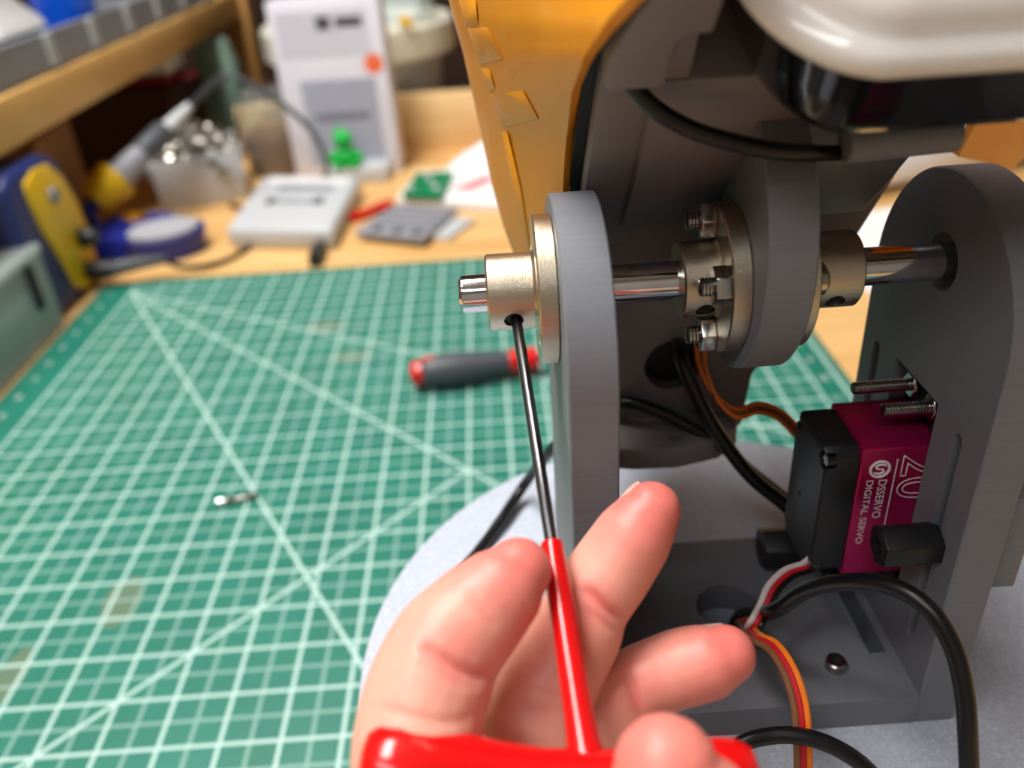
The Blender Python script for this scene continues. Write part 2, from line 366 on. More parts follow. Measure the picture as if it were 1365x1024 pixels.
cut(lp, G().cyl((210, AY, AZ), (232, AY, AZ), 5.6, n=40))
rp = obj('side_plate', G().prism(plate_poly(297.5), (9.5, 0, 0)), 'print', rb, 0.35, 1)
cg = G().cyl((290, AY, AZ), (312, AY, AZ), 6.2, n=40).box((292, -78.4, 137), (312, -57, 195))
def slot(y, z0, z1, w=3.4):
    poly = [Vector((292, y + w / 2 * math.cos(a), z1 + w / 2 * math.sin(a))) for a in [math.pi * k / 10 for k in range(11)]]
    poly += [Vector((292, y - w / 2 * math.cos(a), z0 - w / 2 * math.sin(a))) for a in [math.pi * k / 10 for k in range(11)]]
    return poly
cg.prism(slot(-88.2, 136, 192), (20, 0, 0)).prism(slot(-46.6, 136, 192), (20, 0, 0)); cut(rp, cg)
obj('outer_block', G().box((307.2, -96, 157), (313.5, -40, 182)), 'print', rb, 0.5)
for x, y in ((281, -87.5), (240, -87.5), (281, -48), (240, -48)):
    b_ = obj('bolt', G().loft([ring(x, y, 125, 2.6, 24), ring(x, y, 127.2, 2.6, 24), ring(x, y, 127.6, 2.2, 24), ring(x, y, 127.6, 1.5, 24), ring(x, y, 126.0, 1.4, 24)], cap=False), 'steel', rb)
    obj('socket', G().cyl((x, y, 125.6), (x, y, 126.1), 1.5, n=6), 'hole', b_)
def hexpoly(p, ax1, ax2, af, n=6, a0=0):
    r = af / math.sqrt(3); return [Vector(p) + r * (math.cos(a0 + 2 * math.pi * k / n) * Vector(ax1) + math.sin(a0 + 2 * math.pi * k / n) * Vector(ax2)) for k in range(n)]
EY, EZ, EX = Vector((0, 1, 0)), Vector((0, 0, 1)), Vector((1, 0, 0))
def standoff(x0, x1, y, z, af=8.6):
    s_ = obj('hex_standoff', G().prism(hexpoly((x0, y, z), EY, EZ, af, a0=math.pi / 6), (x1 - x0, 0, 0)), 'black', rb, 0.5, 2)
    cut(s_, G().cyl((x0 - 1, y, z), (x0 + 5, y, z), 2.0, n=24)); return s_
standoff(284.6, 297.6, -89.2, 165.4)
standoff(272.6, 297.6, -50.5, 131.8, 10.5)

# ------------------------------------------------------------------ shaft and couplings
sf = thing('steel_shaft', 'polished steel shaft running through the bracket plates and flange couplings', 'shaft', (246, AY, AZ))
obj('rod', G().loft([[Vector((x, AY + r * math.cos(a), AZ + r * math.sin(a))) for a in [2 * math.pi * k / 48 for k in range(48)]] for x, r in ((196.2, 3.3), (196.8, 3.95), (197.2, 4), (312, 4), (312.5, 3.5))]), 'chrome', sf)
def xring(x, r, n=64): return [Vector((x, AY + r * math.cos(2 * math.pi * k / n), AZ + r * math.sin(2 * math.pi * k / n))) for k in range(n)]
def coupling(label, x_hub, x_face, holes, nuts, grub):       # hub end at x_hub, flange seated on plate at x_face
    s = 1 if x_face > x_hub else -1
    t = thing('flange_coupling', label, 'shaft coupling', (x_face, AY, AZ - 16), 'flange couplings on the tilt shaft')
    body = G().loft([xring(x_hub, 4.1), xring(x_hub, 7.6), xring(x_hub + s * .4, 8), xring(x_face - s * 4.6, 8), xring(x_face - s * 4.0, 8.5), xring(x_face - s * 4.0, 15.2), xring(x_face - s * 3.7, 15.6), xring(x_face - s * .3, 15.6), xring(x_face, 15.2), xring(x_face, 4.1)], cap=False)
    k = len(body.v) - 64; body.f += [(k + i, k + (i + 1) % 64, (i + 1) % 64, i) for i in range(64)]
    fb = obj('flange', body, 'nickel', t)
    cg = G(); gx = x_hub + s * 5.2 if abs(x_face - x_hub) > 13 else x_hub + s * 4.6
    gd = Vector((0, math.cos(grub), math.sin(grub)))
    cg.cyl(Vector((gx, AY, AZ)) + gd * 4.5, Vector((gx, AY, AZ)) + gd * 10, 2.0, n=24)
    for a in holes: cg.cyl((x_face - 6, AY + 12 * math.cos(a), AZ + 12 * math.sin(a)), (x_face + 6, AY + 12 * math.cos(a), AZ + 12 * math.sin(a)), 2.0, n=20)
    cut(fb, cg)
    gp = Vector((gx, AY, AZ))
    gs = G().tube([gp + gd * 4.2, gp + gd * 7.3], [1.9, 1.9], 20); gs.tube([gp + gd * 7.3, gp + gd * 7.35], [1.55, 1.2], 20)
    go = obj('grub_screw', gs, 'black', t)
    obj('socket', G().prism([gp + gd * 7.36 + p for p in hexpoly((0, 0, 0), EX, gd.cross(EX), 2.0)], gd * .03), 'hole', go)
    for a in nuts:
        c = Vector((x_face - s * 4.0, AY + 12 * math.cos(a), AZ + 12 * math.sin(a)))
        n_ = obj('nut', G().prism(hexpoly(c, EY, EZ, 7.0, a0=a + math.pi / 6), (-s * 3.2, 0, 0)), 'steel', t, 0.35, 2)
        pts = [c - EX * s * 3.2]
        prof = [(0, 1.95)]; x = 0
        while x < 2.4: prof += [(x + .18, 1.95), (x + .36, 1.65), (x + .55, 1.95)]; x += .7
        obj('bolt_end', G().tube([c - EX * s * (3.0 + q) for q, r in prof] + [c - EX * s * (3.0 + prof[-1][0] + .3)], [r for q, r in prof] + [1.3], 20), 'steel', n_)
    return t
GA = math.atan2(-0.41, -0.91)
QA = [math.radians(d) for d in (76, 164, 256, 346)]
coupling('nickel flange coupling on the outer left plate, entered by the red-handled hex key', 201.9, 216, [math.radians(d) for d in (30, 120, 210, 300)], [], GA)
coupling('nickel flange coupling with hex nuts bolted to the left of the middle lug', 241.8, 253.4 + .0, QA, QA, math.radians(213))
rc_ = coupling('nickel coupling hub between the middle lug and the right bracket plate', 278.4, 262.6, QA, [], math.radians(214))

for a in QA:
    c = Vector((266.6, AY + 12 * math.cos(a), AZ + 12 * math.sin(a)))
    obj('bolt_head', G().tube([c, c + EX * 1.2, c + EX * 2.0, c + EX * 2.3], [3.4, 3.2, 2.2, .6], 20), 'steel', rc_)

# ------------------------------------------------------------------ servo
sv = thing('servo_motor', 'black and magenta digital servo set into the right bracket plate', 'servo', (287, -68, 146))
obj('case', G().box((283, -78, 146.5), (303, -58, 184)), 'magenta', sv, 0.5, 2)
# rear cap with cut corners, like the photographed one
cp = [(-78, 149.5), (-78, 181.5), (-75.5, 184), (-60.5, 184), (-58, 181.5), (-58, 149.5), (-60.5, 146.5), (-75.5, 146.5)]
rc = obj('rear_cap', G().prism([Vector((275, y, z)) for y, z in cp], (8, 0, 0)), 'black', sv, 0.6, 2)
cut(rc, G().cyl((274, -76.2, 180.6), (277.6, -76.2, 180.6), 2.2, n=20).cyl((274, -59.8, 180.6), (277.6, -59.8, 180.6), 2.2, n=20).cyl((274, -76.2, 149.6), (277.6, -76.2, 149.6), 2.2, n=20).cyl((274, -66, 163), (275.4, -66, 163), 0.8, n=16))
for y, z in ((-76.2, 180.6), (-59.8, 180.6), (-76.2, 149.6)):
    s_ = obj('cap_screw', G().cyl((275.6, y, z), (278.2, y, z), 1.7, n=20), 'black_gloss', sv, 0.2, 1)
    obj('cross_slot', G().box((275.5, y - 1.1, z - .2), (275.65, y + 1.1, z + .2)).box((275.5, y - .2, z - 1.1), (275.65, y + .2, z + 1.1)), 'steel', s_)
obj('mounting_tab', G().box((300.5, -78, 138), (303, -58, 194.6)), 'black', sv, 0.4, 1)
obj('gear_case', G().box((303, -78, 146.5), (314, -58, 184)), 'black', sv, 0.6, 2)
for y, z, x0 in ((-73, 190.8, 288.5), (-63, 190.8, 285.5)):
    xs = []; rs = []; x = x0
    xs.append(x - .3); rs.append(1.1)
    while x < 301: xs += [x, x + .22, x + .44]; rs += [1.5, 1.5, 1.25]; x += .6
    s_ = obj('mount_screw', G().tube([(q, y, z) for q in xs], rs, 16), 'steel', sv)
    obj('nut', G().prism(hexpoly((298.6, y, z), EY, EZ, 5.5), (1.9, 0, 0)), 'steel', s_, 0.25, 1)
dz = Vector((0, 0, -1))
L_ = obj('label', G().box((283.6, -78.06, 147.2), (302.5, -78.0, 183.4)), 'magenta', sv)
text('lettering', 'DSSERVO', 2.75, 'ink', L_, (287.9, -78.1, 175.4), dz, EX, 0.02, sx=1.0)
text('lettering', 'DIGITAL SERVO', 2.3, 'ink', L_, (285.1, -78.1, 175.4), dz, EX, 0.02, sx=1.18)
text('lettering', '20', 13, 'ink', L_, (292.6, -78.1, 182.0), dz, EX, outline=0.13)
obj('rule_line', G().box((291.15, -78.14, 155), (291.4, -78.05, 180.8)), 'ink', L_)
cx_, cz_ = 287.6, 178.3
obj('logo', G().tube([(cx_ + 2.15 * math.cos(a), -78.1, cz_ + 2.15 * math.sin(a)) for a in [2 * math.pi * k / 40 for k in range(41)]], 0.36, 6).tube([(cx_ + .15 + 1.1 * math.cos(a), -78.1, cz_ + .62 + .62 * math.sin(a)) for a in [math.radians(20 + 250 * k / 16) for k in range(17)]] + [(cx_ - .15 + 1.1 * math.cos(a), -78.1, cz_ - .62 + .62 * math.sin(a)) for a in [math.radians(90 - 250 * k / 16) for k in range(17)]], 0.3, 6), 'ink', L_)

# ================================================================== tilting head (leans back 45 degrees)
US, VS = Vector((0, .7071, .7071)), Vector((0, -.7071, .7071)); AO = Vector((0, AY, AZ))
def T(x, u, v): return Vector((x, 0, 0)) + AO + US * u + VS * v
hd = thing('tilting_head', 'dark grey printed tilting robot head with a glossy amber yellow shell', 'robot head', (262, -40, 150))
# lug: round-ended tongue carried by the shaft
lug = []
for k in range(41):
    a = math.pi * k / 40; lug.append(T(253.4, 11 - 30 * math.sin(a), 30 * math.cos(a)))
lug = [T(253.4, 24, 30)] + lug + [T(253.4, 24, -30)]
lo_ = obj('lug', G().prism(lug, (9.2, 0, 0)), 'print', hd, 0.35, 1)
cut(lo_, G().cyl((248, AY, AZ), (268, AY, AZ), 5, n=32))
def ubox(name, x0, x1, u0, u1, v0, v1, bevel=0.5, mat='print_head'):
    g = G().add([T(x, u, v) for x in (x0, x1) for u in (u0, u1) for v in (v0, v1)], [(0, 1, 3, 2), (4, 6, 7, 5), (0, 4, 5, 1), (2, 3, 7, 6), (0, 2, 6, 4), (1, 5, 7, 3)])
    return obj(name, g, mat, hd, bevel, 2)
# raised middle panel with an upper facet, a slanted underside and a hanging lower plate
def vprof(name, prof, x0, x1, bevel=0.4):
    return obj(name, G().prism([Vector((x0, y, z)) for y, z in prof], (x1 - x0, 0, 0)), 'print_head', hd, bevel, 2)
def yz(u, v): p = T(0, u, v); return (p.y, p.z)
vprof('face_panel', [yz(18, 44), yz(18, -12), yz(27, -30), yz(44, -30), yz(44, 44)], 233.4, 289, 1.0)
vprof('upper_facet', [yz(18.2, 44.1), yz(44, 44.1), yz(44, 62), yz(21.0, 62)], 233.5, 238.5, 0.8)
ubox('side_strip', 223.8, 236, 20, 44, -26, 46, 1.3)
ub = obj('upper_block', G().prism([T(223.6, 14, 48.2), T(223.2, 14, 56), T(226.2, 14, 66), T(230, 14, 74), T(232, 14, 78), T(238.3, 14, 78), T(238.3, 14, 61), T(234.5, 14, 61), T(233.2, 14, 59.5), T(233.2, 14, 48.2)], US * 30), 'print_head', hd, 1.1, 2)
# black sheet standing in for the shade in the gap behind the shell edge
obj('gap_shade', G().add([T(x, u, v) for x in (221.4, 223.6) for u, v in ((22, 50), (26, -34), (60, -34), (60, 60))], [(0, 1, 2, 3), (7, 6, 5, 4), (0, 4, 5, 1), (1, 5, 6, 2), (2, 6, 7, 3), (3, 7, 4, 0)]), 'black', hd)
# lower plate with cable hole and a rounded foot lip
lr = [on(1, -32, 1215, 190), on(1, -31, 1203, 210), on(1, -30, 1135, 322), on(1, -27, 1003, 500), on(1, -26, 990, 566), on(1, -26, 968, 590)]
lw = [(223, lr[0].z)] + [(p.x, p.z) for p in lr] + [(223, lr[-1].z - 2)]
lpz = obj('lower_plate', G().prism([Vector((x, -31 + (216 - z) * .10, z)) for x, z in lw], (0, 6, 0)), 'print_head', hd, 0.6, 2)
cut(lpz, G().cyl((251, -50, 181), (251, -10, 179), 8.2, n=32))
obj('hole_backing', G().box((226, -21, 164), (272, -8, 215)), 'black', hd, 1)  # black backing box added so the cable hole looks dark inside
lip = [(224, -24), (268, -24), (270, -26), (268.5, -33), (262, -38.5), (250, -41.5), (238, -41), (224, -38)]
lpo = obj('foot_lip', G().prism([Vector((x, y, 155)) for x, y in lip], (0, 0, 7)), 'print_head', hd, 0.8, 2)
cut(lpo, G().cyl((250, -36.5, 150), (250, -36.5, 170), 2.0, n=20))
# mount stub below the pale device
obj('mount_stub', G().tube([at(1126, 190, 150), at(1275, 176, 150)], [3.6, 3.4], 28), 'print', hd, 0.4, 1)
# --- amber shell: curved wall wrapping round the head
E_ = [(752, 330, 206), (755, 290, 197), (756, 245, 186), (760, 180, 170), (768, 120, 146), (787, 72, 128), (818, 30, 116), (850, -5, 109), (890, -45, 102), (930, -90, 96)]
S_ = [(692, 342, 252), (676, 300, 248), (661, 245, 242), (647, 180, 234), (634, 120, 226), (623, 70, 220), (611, 28, 214), (603, -5, 210), (594, -45, 206), (586, -90, 200)]
rows = []
for e, s in zip(E_, S_):
    e3, s3 = at(*e), at(*s)
    m1 = at(e[0] + (s[0] - e[0]) * .38, e[1] + (s[1] - e[1]) * .38, e[2] + (s[2] - e[2]) * .24)
    m2 = at(e[0] + (s[0] - e[0]) * .78, e[1] + (s[1] - e[1]) * .78, e[2] + (s[2] - e[2]) * .58)
    b1 = s3 + Vector((7, 26, -4)); b2 = s3 + Vector((30, 46, -6))
    half = spline([e3, m1, m2, s3, b1, b2], 6)
    right = [Vector((547 - p.x + max(0, p.y - e3.y) * .75, p.y + 26, p.z + 8)) for p in half]
    mid = spline([half[-1], Vector((268, s3.y + 56, s3.z - 7)), right[-1]], 5)
    rows.append((half, right, mid))
for dy, dz, k in ((10, 30, .95), (24, 56, .8), (38, 74, .52), (46, 82, .12)):     # unseen dome rows over the head, added to shade the bracket and disc
    b_ = rows[9]; rows.append(tuple([Vector((270 + (p.x - 270) * k, p.y + dy + (0 if k > .9 else (1 - k) * (30 - p.y) * .7), p.z + dz)) for p in q] for q in b_))
shg = G()
for part, first in ((0, 0), (1, 0), (2, 4)):
    rr = []
    for i in range(first, len(rows) - 1):
        for j in range(3): rr.append([p.lerp(q, j / 3) for p, q in zip(rows[i][part], rows[i + 1][part])])
    rr.append(rows[-1][part]); shg.loft(rr, cap=False, close=False)
shell = obj('shell', shg, 'shell', hd)
md = shell.modifiers.new('s', 'SOLIDIFY'); md.thickness = 0.0022; md.offset = 0.0; bpy.context.view_layer.update(); bake(shell)
from mathutils.bvhtree import BVHTree
sbv = BVHTree.FromPolygons([v.co / MM + BASE[hd.name] for v in shell.data.vertices], [tuple(p.vertices) for p in shell.data.polygons])
def shell_pt(px_, py_):                                      # depth of the shell wall where a facet corner lies on it
    for k in range(24):
        r = (at(px_ + k * .7, py_, 100) - CAM).normalized(); h = sbv.ray_cast(CAM, r)[0]
        if h is not None: return (h - CAM).dot(FW)
    return 230
def facet(pix, lift=1.2):
    dep = [shell_pt(x, y) for x, y in pix]
    top = [at(x, y, d - lift) for (x, y), d in zip(pix, dep)]; bot = [at(x, y, d + 3.5) for (x, y), d in zip(pix, dep)]
    n = len(pix); g = G().add(top + bot, [tuple(range(n)), tuple(range(n, 2 * n))[::-1]] + [(i, i + n, (i + 1) % n + n, (i + 1) % n) for i in range(n)])
    return obj('facet', g, 'shell', shell, 0.35, 2)
BASE[shell.name] = BASE[hd.name]
facet([(622, 36), (650, 37), (670, 79), (640, 86)])
facet([(652, 123), (697, 121), (718, 159), (672, 170)])
facet([(611, 0), (634, 0), (637, 30), (628, 37), (620, 34)])
facet([(641, 90), (652, 92), (660, 118), (654, 121), (646, 112)])
facet([(668, 176), (676, 175), (694, 250), (706, 330), (700, 332), (684, 252)], 1.0)

# ------------------------------------------------------------------ pale rounded device over the head
dv = thing('rounded_device', 'rounded glossy device with a white rim over a black body at upper right', 'device', T(280, 30, 40))
dc = at(1200, 107, 112); du = (dc - AO).dot(US); dvv = (dc - AO).dot(VS)
DA, DB = Vector((0, -.55, .835)), Vector((0, .835, .55))
def dring(inset, v):                                         # outline with long rounded corners, stacked along the device axis
    w_, h_ = 96, 74; out = []; rx, ry = 19 - inset * .6, 27 - inset * .6; W, H = w_ / 2 - inset, h_ / 2 - inset
    for sx, sy, a0 in ((1, 1, 0), (-1, 1, 90), (-1, -1, 180), (1, -1, 270)):
        for k in range(15):
            q = math.radians(a0 + 90 * k / 14); out.append(Vector((239.3 + 48, dc.y, dc.z)) + EX * (sx * (W - rx) + rx * math.cos(q)) + DB * (h_ / 2 + sy * (H - ry) + ry * math.sin(q)) + DA * v)
    return out
obj('black_body', G().loft([dring(15, -21), dring(10.5, -20.6), dring(8.2, -19), dring(6.8, -16), dring(5.2, -10), dring(3.6, -5), dring(2.4, -1.2), dring(2.2, -0.6)]), 'black_gloss', dv)
obj('white_rim', G().loft([dring(1.6, -0.6), dring(0.4, -0.2), dring(0, .8), dring(.3, 2.2), dring(1.2, 3.2), dring(2.6, 3.8), dring(3.4, 4.4), dring(3.8, 5.6), dring(4.8, 7.2), dring(6.6, 8.6), dring(9, 9.4), dring(13, 9.8)]), 'white_gloss', dv, ang=60)
obj('top_cover', G().loft([dring(14, 9.0), dring(14, 10.2), dring(15, 10.6), dring(19, 10.8)]), 'white', dv)

# ================================================================== cables
def cable(label, pts, r, mat='rubber', k=12, name='cable'):
    o = obj(name, G().tube(spline(pts, k), r, 14, round_ends=False), mat); return tag(o, label, 'cable')
cable('black cable leaving a slot in the dark head and passing under the rounded device', [T(229.5, 24, 47.2), at(832, 94, 138), at(853, 126, 140), at(885, 153, 141), at(930, 176, 142), at(990, 193, 143), at(1050, 203, 146), at(1105, 205, 152), at(1150, 202, 160), at(1195, 192, 166)], 1.55)
cable('black cable on the turntable passing behind the left plate, beside the fingers', [on(2, 117.9, 560, 830), on(2, 117.9, 600, 780), on(2, 118, 640, 732), on(2, 119, 668, 693), on(2, 123, 700, 645), at(735, 600, 262), at(780, 555, 250), at(830, 537, 240), at(880, 549, 238), at(930, 574, 238), at(960, 592, 238), at(1000, 628, 240), at(1050, 668, 243), at(1100, 720, 246), on(2, 127, 1110, 760)], 1.75)
cable('black cable hanging out of the round hole in the dark lower plate', [Vector((255, -14, 182)), at(905, 470, 226), at(925, 520, 225), at(955, 575, 227), at(1000, 634, 231), at(1050, 676, 235), at(1090, 720, 240), on(2, 127.5, 1105, 765)], 2.0)
cable('thick black cable looping from the base hole over in front of the servo', [Vector((262, -63, 108)), Vector((263.5, -66, 122)), at(1030, 815, 200), at(1075, 787, 188), at(1130, 776, 178), at(1190, 783, 170), at(1238, 812, 165), at(1270, 862, 163), at(1285, 920, 163), at(1290, 980, 164), at(1291, 1060, 168), at(1280, 1150, 180)], 1.85)
cable('black cable arching up at the lower edge below the ribbon wires', [at(955, 1040, 178), at(985, 995, 178), at(1030, 981, 178), at(1075, 983, 177), at(1120, 1000, 176), at(1160, 1030, 176), at(1195, 1080, 180), at(1220, 1130, 192)], 1.75)
def ribbon(label, pts, mats, r, side, name='wire_ribbon'):
    t = thing(name, label, 'cable', Vector(pts[len(pts) // 2])); sp = spline(pts, 10); n = len(mats)
    for i, m_ in enumerate(mats):
        off = [Vector(side(j / (len(sp) - 1))) * ((i - (n - 1) / 2) * 1.8 * r) for j in range(len(sp))]
        obj('wire', G().tube([p + o_ for p, o_ in zip(sp, off)], r, 10), m_, t)
    return t
ribbon('brown, red and orange wire ribbon emerging from the base hole behind the index finger', [Vector((262, -67, 112)), Vector((262, -71, 126)), at(1005, 848, 198), at(1030, 862, 190), at(1052, 895, 184), at(1066, 940, 180), at(1070, 990, 179), at(1071, 1050, 181), at(1071, 1110, 188)], ['wire_brown', 'wire_red', 'wire_orange'], 0.75, lambda t: RT * (0.75 + .25 * t) + DN * (-.5 * (1 - t)))
ribbon('white, red and black servo lead running from the magenta servo to the base hole', [Vector((277.5, -73, 150)), at(1078, 754, 212), at(1052, 764, 210), at(1030, 785, 207), at(1018, 812, 205), at(1002, 840, 205), Vector((264, -66, 110))], ['wire_white', 'wire_red', 'rubber'], 0.75, lambda t: (RT * .75 + DN * .6))
ribbon('orange and brown twisted wires running from the lower plate to the back of the servo', [Vector((258, -12, 180)), at(932, 455, 228), at(936, 490, 224), at(955, 530, 224), at(982, 551, 225), at(1010, 544, 226), at(1037, 552, 228), at(1060, 573, 232), at(1082, 600, 236)], ['wire_orange', 'wire_brown', 'wire_orange'], 0.62, lambda t: RT * math.cos(2.6 * t) + DN * math.sin(2.6 * t))

# ================================================================== hex key
hk = thing('hex_key', 'red T-handled hex key held by the hand with its tip in the grub screw', 'hex key', at(790, 1040, 124))
kd = Vector((.06, -.91, -.41)).normalized(); kx = Vector((207.1, AY, AZ))
obj('shaft', G().prism([kx + kd * 7.0 + p for p in hexpoly((0, 0, 0), EX, kd.cross(EX), 2.1, a0=.4)], kd * 55), 'key_steel', hk, 0.12, 1)
sl = [(57.2, 1.2), (57.4, 1.75), (58, 1.95), (62, 2.05), (74, 2.25), (86, 2.35), (90, 2.6), (92.5, 3.2), (94.5, 4.2), (97, 4.6)]
obj('sleeve', G().tube([kx + kd * a for a, r in sl], [r for a, r in sl], 28), 'red', hk)
kc = kx + kd * 95.2
bd = (at(1005, 1040, 121) - at(480, 1040, 117)).normalized()
bar = [(-33, 2.2), (-32.4, 4), (-31, 5.2), (-28, 5.9), (-22, 5.6), (-14, 4.6), (-7, 4.0), (0, 4.3), (7, 4.2), (14, 4.6), (19, 5.0), (22, 4.7), (24, 3.6), (24.8, 1.8)]
BOW = DN * 1.0
obj('crossbar', G().tube([kc + bd * a + DN * (-2.2 * (abs(a) / 30) ** 1.5) for a, r in bar], [r * (1.08 if a < 0 else 1) for a, r in bar], 32), 'red', hk)

# ================================================================== hand
def finger(g, chain, k=8):                                   # chain of (px, py, depth, radius mm)
    P = spline([at(a, b, c) for a, b, c, r in chain], k); R_ = lerp_list([r for *_, r in chain], k)
    g.tube(P, R_, 20, round_ends=True, ref=RT)
FING = dict(
 ring=[(640, 1235, 134, 10.4), (596, 1130, 130, 10.2), (558, 1030, 128, 10.0), (562, 955, 130, 9.8), (577, 905, 132, 9.6), (597, 862, 134, 9.2), (636, 818, 136, 8.3), (672, 782, 137, 7.1), (690, 762, 138, 5.6)],
 middle=[(720, 1230, 140, 10.4), (702, 1110, 142, 10.2), (704, 1005, 146, 9.7), (724, 925, 149, 8.8), (766, 848, 151, 8.1), (783, 806, 152, 7.55), (812, 764, 153, 7.5), (843, 718, 153, 7.1), (862, 690, 153, 6.0), (868, 681, 153, 5.4)],
 index=[(830, 1230, 141, 10.4), (806, 1120, 146, 10.0), (790, 1010, 152, 8.8), (812, 950, 155, 7.7), (846, 917, 156, 7.0), (872, 903, 156, 6.85), (910, 890, 155, 7.05), (945, 882, 154, 6.8), (966, 874, 154, 5.6)],
 pinky=[(560, 1260, 130, 8.6), (500, 1190, 122, 8.0), (474, 1145, 118, 7.2), (500, 1120, 112, 6.6), (540, 1130, 110, 6.2), (560, 1150, 111, 5.4)],
 thumb=[(960, 1420, 134, 13), (985, 1300, 128, 12.0), (965, 1190, 119, 10.2), (928, 1110, 115, 9.6), (900, 1066, 114, 9.4), (890, 1036, 114, 8.2), (888, 1026, 114, 7.2)],
)
hg = G()
for c in FING.values(): finger(hg, c)
# palm, heel and wrist as overlapping rounded masses, later merged to one surface
hg.tube([at(640, 1225, 136), at(735, 1215, 142), at(830, 1215, 143)], [11.5, 11.5, 11.5], 20, round_ends=True)
PR = [(at(735, 1225, 144), 22), (at(765, 1330, 142), 26), (Vector((216, -188, 128)), 27), (Vector((222, -222, 116)), 24), (Vector((230, -260, 110)), 22), (Vector((244, -315, 104)), 25), (Vector((262, -385, 98)), 29)]
PP = spline([p for p, r in PR], 6); palm = [(0, 0, 0, r) for p, r in PR]
hg.tube(PP, lerp_list([r for *_, r in palm], 6), 28, round_ends=True, ref=FW, flat=(0.62, 1.12))
hg.tube([at(840, 1250, 141), at(960, 1330, 134), at(960, 1440, 134), Vector((226, -210, 122))], [10, 13, 13, 12], 20, round_ends=True)
hand = obj('hand', hg, 'skin'); tag(hand, 'right hand with curled fingers and thumb gripping the red hex key', 'hand')
md = hand.modifiers.new('r', 'REMESH'); md.mode = 'VOXEL'; md.voxel_size = 0.0007; md.use_smooth_shade = True
md = hand.modifiers.new('s', 'SMOOTH'); md.factor = 0.5; md.iterations = 7
bpy.context.view_layer.update(); bake(hand)
# knuckle creases pressed into the surface, and fingertips flushed with pink
HO = BASE[hand.name]
def crease(p, axis, along, depth, width, half): return (at(*p), Vector(axis).normalized(), Vector(along).normalized(), depth, width, half)
def dirpx(a, b, d): return (at(b[0], b[1], d) - at(a[0], a[1], d)).normalized()
CR = []
for (a, b, d, dep, wd) in (((555, 862), (662, 908), 126, 1.0, .8), ((556, 880), (648, 916), 126, .35, .6), ((500, 950), (640, 962), 122, .3, .7), ((618, 792), (668, 838), 128, .25, .6), ((640, 972), (752, 990), 138, .35, .7), ((660, 932), (790, 948), 140, .3, .8), ((650, 920), (790, 930), 140, .25, .6), ((772, 786), (842, 832), 145, 1.0, .8), ((774, 810), (832, 846), 145, .35, .6), ((832, 905), (866, 966), 148, .9, .8), ((832, 922), (852, 962), 148, .3, .6)):
    ax = dirpx(a, b, d); al = ax.cross(FW).normalized(); p0, p1 = at(*a, d), at(*b, d)
    CR.append(((p0 + p1) / 2, ax, al, dep, wd, (p1 - p0).length / 2))
tips = [at(*FING[k][-1][:3]) for k in ('ring', 'middle', 'index', 'thumb')]
jts = [at(604, 862, 128), at(783, 806, 146), at(858, 912, 150)]
me = hand.data; fl = me.attributes.new('flush', 'FLOAT', 'POINT'); vals = []
nrm = [v.normal.copy() for v in me.vertices]
for v, n in zip(me.vertices, nrm):
    p = v.co / MM + HO; d = 0
    if n.dot(FW) < 0.35:
        for c, ax, al, dep, wd, hl in CR:
            q = p - c; s_ = q.dot(ax)
            if abs(s_) < hl and abs(q.dot(FW)) < 14:
                t_ = q.dot(al) + .5 * math.sin(s_ * .35); d += dep * math.exp(-(t_ / wd) ** 2) * (1 - (s_ / hl) ** 4)
    v.co -= n * d * MM
    f = 0
    for t_ in tips: f = max(f, math.exp(-((p - t_).length / 12) ** 2))
    for t_ in jts: f = max(f, .55 * math.exp(-((p - t_).length / 7) ** 2))
    vals.append(min(1, .30 + .75 * f + .22 * min(1, d)))
fl.data.foreach_set('value', vals)
def nail(a, b, d, r, tilt):                                  # a thin curved nail along a fingertip's far side
    p0, p1 = at(*a, d), at(*b, d); ax = (p1 - p0).normalized(); up = tilt.normalized(); up = (up - ax * up.dot(ax)).normalized(); sd = ax.cross(up); L = (p1 - p0).length; rg = []
    for i in range(9):
        t = i / 8; w_ = math.sqrt(max(0.02, 1 - (2 * t - 1) ** 6)); rg.append([p0 + ax * L * t + sd * r * math.sin(q) * w_ + up * (r * math.cos(q) - r) - up * .6 * (t - .4) ** 2 for q in [math.radians(-62 + 124 * k / 10) for k in range(11)]])
    g = G().loft(rg, cap=False, close=False); o = obj('nail', g, 'nail', hand); m_ = o.modifiers.new('s', 'SOLIDIFY'); m_.thickness = 0.0005; m_.offset = -1; bpy.context.view_layer.update(); bake(o); return o
nail((806, 688), (849, 640), 157, 6.0, (DN * -.62 - RT * .62 + FW * .45))
nail((892, 840), (962, 829), 158, 5.6, (DN * -.95 + FW * .45))

# ================================================================== things on the mat
sd_ = thing('screwdriver', 'grey and red screwdriver handle lying on the green mat', 'screwdriver', on(2, 0, 620, 500))
a0, a1 = on(2, 12, 556, 498), on(2, 12, 700, 480); ax = (a1 - a0).normalized(); a0.z = a1.z = 12; L = (a1 - a0).length
pr = [(3, 8.2), (5, 10.4), (14, 11.4), (24, 11.8), (34, 11.2), (48, 9.6), (58, 8.4), (64, 8.0)]
obj('grip', G().tube([a0 + ax * a for a, r in pr], [r for a, r in pr], 12), 'dgrey', sd_, 0.8, 2)
obj('end_cap', G().tube([a0 + ax * a for a in (-5, -4, -1, 3.2)], [4, 7.2, 8.8, 9.0], 20), 'red', sd_)
obj('collar', G().tube([a0 + ax * a for a in (63.5, 66, 74, 82, 84)], [8.0, 8.4, 7.6, 8.6, 7], 20), 'red', sd_)
obj('cap_insert', G().tube([a0 + ax * a + EZ * 9.2 for a in (4, 5, 12, 14)], [1.2, 2.6, 2.6, 1], 12), 'red', sd_)
obj('blade', G().tube([a0 + ax * 84, a0 + ax * 165], 3.0, 12), 'chrome', sd_)
